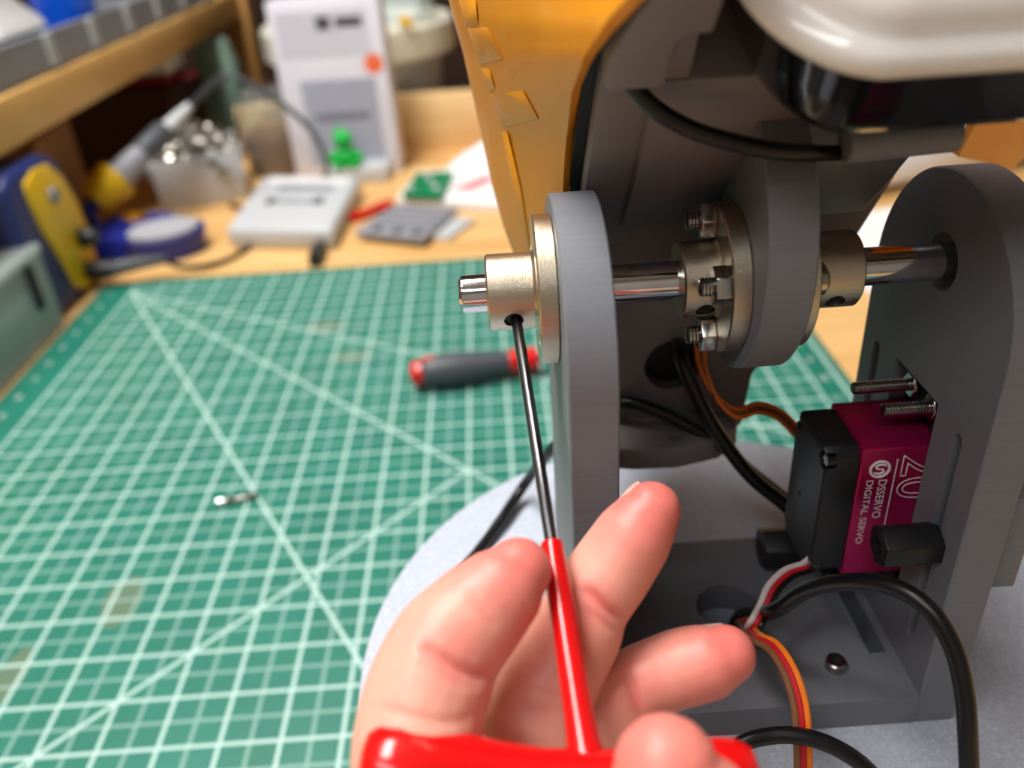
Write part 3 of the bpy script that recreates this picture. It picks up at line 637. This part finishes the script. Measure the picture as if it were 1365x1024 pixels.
bt = thing('driver_bit', 'small silver driver bit lying on the green mat', 'driver bit', on(2, 0, 315, 664))
b0, b1 = on(2, 2.2, 289, 671), on(2, 2.2, 343, 660); bx_ = (b1 - b0).normalized(); bl = (b1 - b0).length
obj('bit_shank', G().tube([b0 + bx_ * bl * .28, b1], 2.0, 6), 'steel', bt, 0.2, 1)
obj('bit_head', G().tube([b0, b0 + bx_ * bl * .03, b0 + bx_ * bl * .25, b0 + bx_ * bl * .3], [1.8, 2.4, 2.4, 2.0], 16), 'chrome', bt)

# ================================================================== things at the back of the bench
def on_bench(x, y): return on(2, -2, x, y)
# soldering station
st = thing('soldering_station', 'navy soldering station with a yellow control panel under the shelf', 'soldering station', (-220, 470, -2))
prof = [(418, -2), (528, -2), (540, 30), (532, 80), (516, 116), (496, 124), (440, 124), (424, 116)]
obj('housing', G().prism([Vector((-275, y, z)) for y, z in prof], (104, 0, 0)), 'station_blue', st, 7, 3)
yp = [(448, 98), (450, 112), (470, 118), (494, 116), (512, 100), (523, 72), (528, 44), (524, 14), (512, 3), (490, 3), (472, 14), (468, 30), (462, 50), (452, 72)]
obj('control_panel', G().prism([Vector((-171, y, z)) for y, z in yp], (3, 0, 0)), 'yellow', st, 1.2, 2)
obj('display_dial', G().cyl((-168, 484, 92), (-164, 484, 92), 7), 'mgrey', st, 0.8)
obj('knob', G().cyl((-168, 508, 45), (-154, 508, 45), 9, 7.5), 'black', st, 1)
obj('socket', G().cyl((-168, 502, 16), (-146, 502, 16), 9, 8), 'black', st, 1)
pl = obj('plug', G().tube([(-148, 502, 16), (-136, 504, 17), (-120, 510, 17), (-104, 516, 16)], [7, 6.5, 5.5, 4], 14, round_ends=True), 'dgrey', st)
# iron stand
hs = thing('iron_stand', 'blue soldering iron stand with brass wool and a yellow funnel', 'iron stand', (-170, 610, -2))
obj('stand_base', G().loft([[Vector((-165 + x, 610 + y, z)) for x, y in rrect(w_, h_, 22)] for w_, h_, z in ((92, 84, -2), (92, 84, 8), (84, 76, 18), (70, 62, 22))]), 'blue', hs, 0)
obj('wool_cup', G().cyl((-160, 612, 20), (-160, 612, 27), 18, 17), 'blue', hs, 1)
obj('brass_wool', G().loft([ring(-160, 612, 24, 15, 24), ring(-160, 612, 30, 12, 24), ring(-160, 612, 32, 5, 24)]), 'brass', hs)
fa, fb_ = on(1, 628, 132, 262), on(1, 664, 182, 212); fdir = (fb_ - fa).normalized()
obj('funnel', G().tube([fa - fdir * 8, fa + fdir * 26, fa + fdir * 27, fa + fdir * 10], [15, 22, 19, 14], 28, cap=True), 'yellow', hs)
obj('stand_arm', G().tube(spline([(-195, 600, 18), (-205, 612, 34), fa - fdir * 6], 6), 7, 12), 'blue', hs)
ir = thing('soldering_iron', 'grey soldering iron resting in the yellow funnel', 'soldering iron', fa)
obj('handle', G().tube([fa + fdir * a for a in (4, 30, 34, 60, 64)], [13, 15.5, 14, 12, 11], 20), 'mgrey', ir)
obj('grip', G().tube([fa + fdir * a for a in (64, 66, 98, 102)], [11.5, 13, 12, 9], 20), 'dgrey', ir)
tipi = fa + fdir * 102
obj('strain_relief', G().tube([tipi, tipi + fdir * 18, tipi + fdir * 36], [8, 6.5, 4.5], 16), 'lgrey', ir)
c0 = tipi + fdir * 36
obj('cord', G().tube(spline([c0, on(1, 690, 300, 102), on(1, 690, 350, 122), on(1, 700, 400, 158), on(1, 720, 428, 195), on(1, 735, 436, 225), on_bench(424, 246) + EZ * 3, on_bench(390, 249) + EZ * 3, on_bench(352, 250) + EZ * 3], 8), 3.0, 10), 'dgrey', ir)
cl2 = cable('thin dark station cord lying on the bench beside the sponge tray', [(-104, 516, 16), (-88, 520, 6), (-60, 540, 1), (-42, 580, 1), (-48, 640, 1), (-70, 690, 1), (-95, 715, 1)], 2.6)
sp_ = thing('sponge_tray', 'blue sponge tray with a pale grey sponge on the bench', 'sponge tray', (-120, 575, -2))
def oval(cx, cy, z, a, b, rz=25, n=40):
    out = []
    for k in range(n):
        q = 2 * math.pi * k / n; out.append(Vector((cx, cy, z)) + RZ(rz) @ Vector((a * math.cos(q), b * math.sin(q), 0)))
    return out
tc = on_bench(226, 336)
obj('tray', G().loft([oval(tc.x, tc.y, -2, 36, 30), oval(tc.x, tc.y, 20, 40, 34), oval(tc.x, tc.y, 20, 37, 31), oval(tc.x, tc.y, 12, 36, 30)]), 'blue', sp_)
obj('sponge', G().loft([oval(tc.x, tc.y, 12, 34, 28), oval(tc.x, tc.y, 23, 34, 28), oval(tc.x, tc.y, 25, 32, 26)]), 'sponge', sp_)
# grey hardware bin, heaped
gb = thing('hardware_bin', 'open light grey bin heaped with shiny hardware behind the sponge tray', 'bin', (-130, 745, -2))
gq = [Vector((-172, 708, 0)), Vector((-78, 742, 0)), Vector((-112, 842, 0)), Vector((-206, 808, 0))]; gc = sum(gq, Vector()) / 4
def gr(z, s): return [gc + (p - gc) * s + EZ * z for p in gq]
obj('bin_wall', G().loft([gr(-2, .94), gr(54, 1.0), gr(54, .96), gr(3, .9)]), 'lgrey', gb, 1.5, 2)
sg = G()
for k in range(700):
    p = gc + Vector((random.uniform(-46, 46), random.uniform(-48, 48), 0)); rr_ = max(0, 1 - ((p - gc).length / 66) ** 2)
    p.z = 30 + 52 * rr_ * random.uniform(.5, 1); d = Vector((random.gauss(0, 1), random.gauss(0, 1), random.gauss(0, .6))).normalized() * random.uniform(3, 7)
    sg.tube([p - d, p + d * .55, p + d * .56, p + d], [1.3, 1.3, 2.6, 2.4], 8)
so_ = obj('loose_screws', sg, 'steel', gb, ang=30); so_['kind'] = 'stuff'
# clear jar
jr = thing('clear_jar', 'clear rounded plastic jar standing beside the hardware bin', 'jar', (-72, 850, -2))
def jring(r, z): return ring(-66, 852, z, r, 40)
obj('jar_wall', G().loft([jring(34, -2), jring(37, 3), jring(38, 66), jring(33, 90), jring(22, 103), jring(21, 103), jring(31.5, 89), jring(36.6, 66), jring(35.6, 4), jring(33, 0)]), 'clear', jr)
obj('jar_contents', G().loft([jring(34, 1), jring(35, 40), jring(28, 52), jring(10, 56)]), 'cardboard', jr)
# cylinder pot with black foot beside it
# white product box
bx = thing('product_box', 'tall white and lavender retail box with a round orange sticker', 'box', (30, 815, -2))
BR = rot('Z', -2); bc = Vector((30, 806, -2))
def bpt(x, y, z): return bc + BR @ Vector((x, y + z * .10, z + 2)) * 1 + EZ * 0 if False else Vector((bc.x, bc.y, -2)) + BR @ Vector((x - z * .02, y + z * .06, z))
def bbox(x0, x1, y0, y1, z0, z1): return G().add([bpt(x, y, z) for x in (x0, x1) for y in (y0, y1) for z in (z0, z1)], [(0, 1, 3, 2), (4, 6, 7, 5), (0, 4, 5, 1), (2, 3, 7, 6), (0, 2, 6, 4), (1, 5, 7, 3)])
obj('carton', bbox(-66, 62, 0, 46, 0, 198), 'lav', bx, 1.5, 2)
obj('window_print', bbox(-42, 46, -.4, 0, 14, 112), 'lav_dark', bx)
obj('upper_print', bbox(-58, 46, -.4, 0, 138, 186), 'lav_dark', bx).active_material = plain('pale_grey_print', lin(202, 201, 214), .5, var=.03, nscale=40)
obj('printed_mark', bbox(-12, 4, -.7, -.4, 166, 180), 'dark_print', bx, 2, 2)
obj('printed_mark', bbox(10, 40, -.7, -.4, 168, 178), 'dark_print', bx, 2, 2)
obj('printed_band', bbox(-30, 34, -.7, -.4, 66, 75), 'dark_print', bx).active_material = plain('grey_band_print', lin(122, 122, 138), .5)
obj('orange_sticker', G().tube([bpt(47, -.9, 127), bpt(47, -.2, 127)], 11, 28), 'orange_paper', bx)
# tub with lid behind
tb = thing('lidded_tub', 'round cream plastic tub with a wide lid standing behind the retail box', 'tub', (33, 1010, -2))
obj('tub_wall', G().loft([ring(33, 1030, -2, 100, 56), ring(33, 1030, 118, 112, 56)]), 'lgrey', tb)
obj('lid', G().loft([ring(33, 1030, 104, 126, 56), ring(33, 1030, 108, 130, 56), ring(33, 1030, 142, 130, 56), ring(33, 1030, 147, 126, 56), ring(33, 1030, 148, 112, 56), ring(33, 1030, 141, 106, 56)]), 'cream', tb)
pb = thing('plastic_bag', 'crumpled clear plastic bag with a yellow tag lying on the tub lid', 'bag', (110, 960, 148))
bg = []
for i in range(12):
    t = i / 11; bg.append([Vector((95 + 40 * t + (26 * (1 - t) + 10) * math.cos(a) + random.uniform(-4, 4), 955 + 40 * t + 20 * math.sin(a) + random.uniform(-4, 4), 150 + (62 * (1 - t)) * max(0, math.sin(a + .6)) + random.uniform(0, 5))) for a in [2 * math.pi * k / 16 for k in range(16)]])
obj('bag_film', G().loft(bg), 'frost', pb)
obj('yellow_tag', G().box((100, 918, 148), (116, 922, 160), rot('Y', 25)), 'yellow', pb, 1)
# figurine on a low box
tr = tag(obj('flat_white_case', G().box((4, 770, -2), (80, 806, 17), RZ(-2)), 'lgrey', None, 2, 2), 'low pale case at the foot of the retail box carrying the green figurine', 'case')
fg = thing('green_figurine', 'small bright green printed figurine standing on the low pale case', 'figurine', (32, 783, 17))
def ball(c, r, n=16, sq=(1, 1, 1)):
    rgs = [[Vector(c) + Vector((r * sq[0] * math.sin(t) * math.cos(a), r * sq[1] * math.sin(t) * math.sin(a), -r * sq[2] * math.cos(t))) for a in [2 * math.pi * k / n for k in range(n)]] for t in [math.pi * (j + .15) / 9.3 for j in range(10)]]
    return rgs
obj('body', G().loft(ball((31, 783, 28), 13, sq=(1.25, 1, .95))), 'green', fg)
obj('head', G().loft(ball((31, 781, 49), 11, sq=(1.05, 1, .95))), 'green', fg)
obj('arm', G().loft(ball((14, 780, 27), 5, sq=(1.2, 1, 1.2))), 'green', fg); obj('arm', G().loft(ball((47, 780, 27), 5, sq=(1.1, 1, 1.3))), 'green', fg)
obj('crest', G().tube([(26, 783, 57), (27, 783, 65)], [4, 1], 10), 'green', fg)
obj('foot', G().loft(ball((23, 775, 20), 6, sq=(1.2, 1.2, .6))), 'green', fg); obj('foot', G().loft(ball((40, 775, 20), 6, sq=(1.2, 1.2, .6))), 'green', fg)
# pale flat instrument
un = thing('flat_instrument', 'pale grey flat plastic instrument with two dark marks on the bench', 'instrument', (0, 650, -2))
UQ = [on_bench(308, 332), on_bench(447, 334), on_bench(484, 262), on_bench(357, 260)]
for p in UQ: p.z = 0
def uq(s, z, dx=0): c = sum(UQ, Vector()) / 4; return [c + (p - c) * s + EZ * z for p in UQ]
obj('body', G().loft([uq(.97, -2), uq(1.0, 4), uq(1.0, 16), uq(.96, 21)]), 'lgrey', un, 2, 2)
def upt(a, b, z): return UQ[0].lerp(UQ[1], a).lerp(UQ[3].lerp(UQ[2], a), b) * 1 + EZ * z
def upatch(name, a0_, a1_, b0_, b1_, z0, z1, m_): return obj(name, G().loft([[upt(a0_, b0_, z0), upt(a1_, b0_, z0), upt(a1_, b1_, z0), upt(a0_, b1_, z0)], [upt(a0_, b0_, z1), upt(a1_, b0_, z1), upt(a1_, b1_, z1), upt(a0_, b1_, z1)]]), m_, un, .5, 1)
upatch('dark_mark', .22, .30, .40, .52, 21, 22, 'dgrey'); upatch('dark_mark', .68, .78, .42, .54, 21, 22, 'dgrey')
upatch('ridge', .30, .68, .43, .50, 21, 21.8, 'mgrey'); upatch('ridge', .25, .8, .68, .76, 21, 22.5, 'mgrey'); upatch('top_plate', .1, .92, .8, .95, 21, 23, 'white')
tag(obj('black_clip', G().box(on_bench(412, 358) + Vector((0, 0, 0)), on_bench(437, 336) + Vector((0, 0, 12))), 'black', None, 2, 2), 'small black clip on the bench in front of the flat instrument', 'clip')
# grey printed plates
pp = [on_bench(474, 322), on_bench(566, 332), on_bench(612, 290), on_bench(530, 285)]
pq = [on_bench(540, 318), on_bench(600, 322), on_bench(634, 296), on_bench(560, 296)]
t_ = obj('printed_part', G().loft([[p + EZ * 0 for p in pq], [p + EZ * 5 for p in pq]]), 'lgrey', None, .8, 1); tag(t_, 'pale printed plate lying under the grey ribbed plate on the bench', 'printed part')
gp_ = thing('ribbed_plate', 'grey ribbed printed plate lying on the bench behind the mat', 'printed part', (115, 600, 3))
obj('plate', G().loft([[p + EZ * 5.5 for p in pp], [p + EZ * 11 for p in pp]]), 'mgrey', gp_, .8, 1)
for k in range(4):
    a = .28 + k * .19; b = a + .09
    def pm(s, t, z): return pp[0].lerp(pp[1], s).lerp(pp[3].lerp(pp[2], s), t) + EZ * z
    obj('rib', G().loft([[pm(.04, a, 11), pm(.96, a, 11), pm(.96, b, 11), pm(.04, b, 11)], [pm(.04, a, 13), pm(.96, a, 13), pm(.96, b, 13), pm(.04, b, 13)]]), 'mgrey', gp_, .3, 1)
for s in (.2, .5, .78): obj('clip_mark', G().loft([[pm(s, .06, 11), pm(s + .12, .06, 11), pm(s + .12, .2, 11), pm(s, .2, 11)], [pm(s, .06, 12), pm(s + .12, .06, 12), pm(s + .12, .2, 12), pm(s, .2, 12)]]), 'dgrey', gp_)
# red marker
m0, m1 = on_bench(470, 297) + EZ * 5, on_bench(522, 277) + EZ * 5; mk = thing('red_marker', 'red marker lying between the instrument and the white packet', 'marker', m0)
obj('barrel', G().tube([m0, m0.lerp(m1, .65)], 5, 16), 'red', mk, .6); obj('cap', G().tube([m0.lerp(m1, .66), m1], [5.6, 5.2], 16), 'red', mk, .6)
# white packet and circuit board, crumpled tissue
wp = [on_bench(530, 276), on_bench(690, 287), on_bench(700, 232), on_bench(556, 240)]
pk = obj('white_packet', G().loft([[p + EZ * 0 for p in wp], [p + EZ * 11 for p in wp]]), 'paper', None, 2, 2); tag(pk, 'flat white packet with red print under the green circuit board', 'packet')
def wpt(s, t, z): return wp[0].lerp(wp[1], s).lerp(wp[3].lerp(wp[2], s), t) + EZ * z
obj('red_print', G().loft([[wpt(.42, .3, 11.0), wpt(.6, .3, 11.0), wpt(.8, .7, 11.0), wpt(.66, .7, 11.0)], [wpt(.42, .3, 11.3), wpt(.6, .3, 11.3), wpt(.8, .7, 11.3), wpt(.66, .7, 11.3)]]), 'red', pk).active_material = plain('faded_red_print', lin(214, 120, 126), .6, var=.3, nscale=60)
pcq = [on(2, 9, 537, 266), on(2, 9, 590, 268), on(2, 9, 604, 236), on(2, 9, 556, 238)]
pc = thing('circuit_board', 'green circuit board with small round parts on the white packet', 'circuit board', (125, 700, 9))
obj('board', G().loft([[p + EZ * .5 for p in pcq], [p + EZ * 7 for p in pcq]]), 'pcb', pc, .5, 1)
for i in range(4):
    for j in range(3):
        q = pcq[0].lerp(pcq[1], .15 + i * .22).lerp(pcq[3].lerp(pcq[2], .15 + i * .22), .2 + j * .3); obj('terminal', G().tube([q + EZ * 7, q + EZ * 11], [4, 3.2], 12), 'pcb' if (i + j) % 3 else 'lgrey', pc, .4, 1)
cr_ = []
ccx = on_bench(655, 231)
for j in range(8):
    t = j / 7; cr_.append([ccx + Vector((62 * math.sin(math.pi * (t * .5 + .02) + 1.55) * math.cos(a) * random.uniform(.85, 1.1), 34 * math.cos(math.pi * t * .48) * math.sin(a) * random.uniform(.85, 1.1), 40 * t + random.uniform(-3, 3))) for a in [2 * math.pi * k / 20 for k in range(20)]])
tag(obj('crumpled_tissue', G().loft(cr_), 'paper', None, ang=60), 'crumpled white tissue lying in front of the back board', 'tissue')
# clear drawer box at the left edge
cb = thing('clear_organiser', 'clear plastic organiser box at the left edge beside the mat', 'organiser', (-200, 370, -2))
obj('drawer_wall', G().box((-252, 292, -2), (-164, 428, 3)).box((-252, 292, 3), (-248, 428, 64)).box((-168, 292, 3), (-164, 428, 64)).box((-248, 292, 3), (-168, 296, 64)).box((-248, 424, 3), (-168, 428, 64)), 'frost', cb)
obj('drawer_lid', G().box((-254, 290, 64.5), (-162, 430, 70)), 'frost', cb, .8, 1)
obj('latch', G().box((-163.8, 396, 26), (-159, 404, 62)), 'black', cb, 1, 1)
obj('drawer_shelf', G().box((-247, 298, 30), (-169, 422, 33)), 'frost', cb)
for i, (x, y, z, m_) in enumerate(((-192, 330, 3, 'maroon'), (-190, 370, 3, 'mint'), (-215, 350, 3, 'paper'), (-196, 340, 33, 'mint'), (-206, 390, 33, 'orange_paper'), (-190, 404, 3, 'lgrey'))):
    obj('stored_part', G().box((x - 14, y - 15, z), (x + 14, y + 15, z + 18 + 3 * (i % 3)), RZ(i * 17)), m_, cb, 3, 2)

# ------------------------------------------------------------------ on and under the shelf
ty = thing('divided_tray', 'grey divided storage tray on the pine shelf', 'tray', (-250, 700, 173))
obj('tray_wall', G().box((-262, 480, 173.5), (-186, 1150, 177)).box((-190, 480, 177), (-186, 1150, 206)).box((-262, 480, 177), (-258, 1150, 206)).box((-258, 480, 177), (-190, 484, 206)).box((-258, 1146, 177), (-190, 1150, 206)), 'mgrey', ty, .8, 1)
for y in (560, 640, 720, 800, 900, 1000): obj('divider', G().box((-257.5, y, 177.2), (-190.5, y + 3, 203)), 'mgrey', ty)
for y in (590, 690, 790, 890, 990, 1080): obj('label_rib', G().box((-185.8, y, 178), (-182.5, y + 14, 205)), 'mgrey', ty, .6, 1).active_material = MAT['lgrey']
bc_ = on(0, -222, 92, 30); bc_.z = 177.5
tag(obj('blue_cup', G().loft([ring(bc_.x, bc_.y, 177.5, 24, 32), ring(bc_.x, bc_.y, 250, 36, 32), ring(bc_.x, bc_.y, 250, 33, 32), ring(bc_.x, bc_.y, 181, 21, 32)]), 'vivid_blue', None), 'bright blue cup standing in the grey tray on the shelf', 'cup')
wg = thing('white_gadget', 'white plastic gadget with a flared foot at the end of the shelf', 'gadget', (-240, 560, 178))
gx, gy = -236, 598
obj('foot', G().loft([[Vector((gx + x, gy + y, z)) for x, y in rrect(a, b, 10)] for a, b, z in ((70, 100, 207), (66, 96, 214), (44, 60, 232), (38, 46, 250))]), 'white', wg)
obj('column', G().loft([[Vector((gx + x, gy + y, z)) for x, y in rrect(38, 46, 10)] for z in (250.2, 330)]), 'white', wg)
obj('dark_side', G().box((gx - 12, gy - 30, 240), (gx + 8, gy - 23.4, 325)), 'dgrey', wg, 2)
# clutter below the shelf
def clutter(name, label, cat, lo, hi, mat, rz=0, bv=2):
    return tag(obj(name, G().box(lo, hi, RZ(rz)), mat, None, bv, 2), label, cat)
def flap_box(name, label, lo, hi, mat, rz):
    c = (Vector(lo) + Vector(hi)) / 2; t = thing(name, label, 'box', (c.x, c.y, lo[2])); R = RZ(rz)
    obj('carton', G().box(lo, hi, R), mat, t, 1, 1); obj('flap', G().box((lo[0], lo[1], hi[2] + .3), (c.x - 1, hi[1], hi[2] + 2), R, c), mat, t); obj('flap', G().box((c.x + 1, lo[1], hi[2] + .3), (hi[0], hi[1], hi[2] + 2), R, c), mat, t)
    obj('tape', G().box((c.x - 12, lo[1] - .4, hi[2] + 2.1), (c.x + 12, hi[1] + .4, hi[2] + 2.6), R, c), 'frost', t); return t
flap_box('cardboard_box', 'brown cardboard box under the shelf behind the soldering station', (-345, 575, -2), (-225, 680, 112), 'cardboard', 6)
flap_box('dark_box', 'dark brown box deep under the shelf behind the hardware bin', (-420, 900, -2), (-190, 1010, 96), 'brown_dark', -4)
t_ = thing('maroon_case', 'maroon case lying on the dark box under the shelf', 'case', (-250, 930, 99))
obj('shell', G().box((-330, 905, 99), (-195, 985, 112)), 'maroon', t_, 4, 2); obj('handle', G().tube(spline([(-190, 930, 104), (-178, 935, 104), (-178, 958, 104), (-190, 962, 104)], 5), 3, 8), 'maroon', t_)
t_ = thing('beige_box', 'beige box lying on the maroon case under the shelf', 'box', (-260, 950, 112))
obj('carton', G().box((-330, 912, 112.5), (-196, 980, 128)), 'cream', t_, 2, 2); obj('lid', G().box((-331, 911, 128.2), (-195, 981, 133)), 'cream', t_, 1.5, 2)
t_ = thing('mint_bottle', 'pale mint translucent bottle standing beside the pine post', 'bottle', (-205, 1120, -2))
obj('bottle_wall', G().loft([[Vector((-196 + x, 1120 + y, z)) for x, y in rrect(a, b, 14)] for a, b, z in ((60, 50, -2), (66, 56, 6), (60, 52, 90), (44, 40, 120), (24, 24, 128))]), 'mint', t_)
obj('cap', G().cyl((-196, 1120, 128.3), (-196, 1120, 134.5), 12), 'black', t_, 1)
t_ = thing('wooden_crate', 'brown wooden crate behind the back board near the amber shell', 'crate', (160, 1100, -2))
for z in (-2, 36, 74): obj('slat', G().box((186, 1010, z), (366, 1024, z + 34)), 'pine_z', t_, 1, 1)
obj('side', G().box((186, 1024.5, -2), (200, 1200, 108)), 'pine_z', t_, 1, 1); obj('side', G().box((352, 1024.5, -2), (366, 1200, 108)), 'pine_z', t_, 1, 1)
# white roll and sheet seen between the head and the right plate
t_ = thing('paper_roll', 'white paper roll lying on the bench behind the right bracket plate', 'roll', (620, 620, -2))
obj('roll', G().tube([(500, 600, 34), (800, 700, 34)], 36, 40), 'paper', t_, 1); obj('core', G().tube([(492, 597.3, 34), (499.5, 599.8, 34)], 18, 24), 'cardboard', t_)
tag(obj('paper_sheet', G().box((470, 400, -1.9), (690, 560, -1.2), RZ(18)), 'paper', None, .1, 1), 'pale paper sheet lying on the bench to the right of the mat', 'paper')
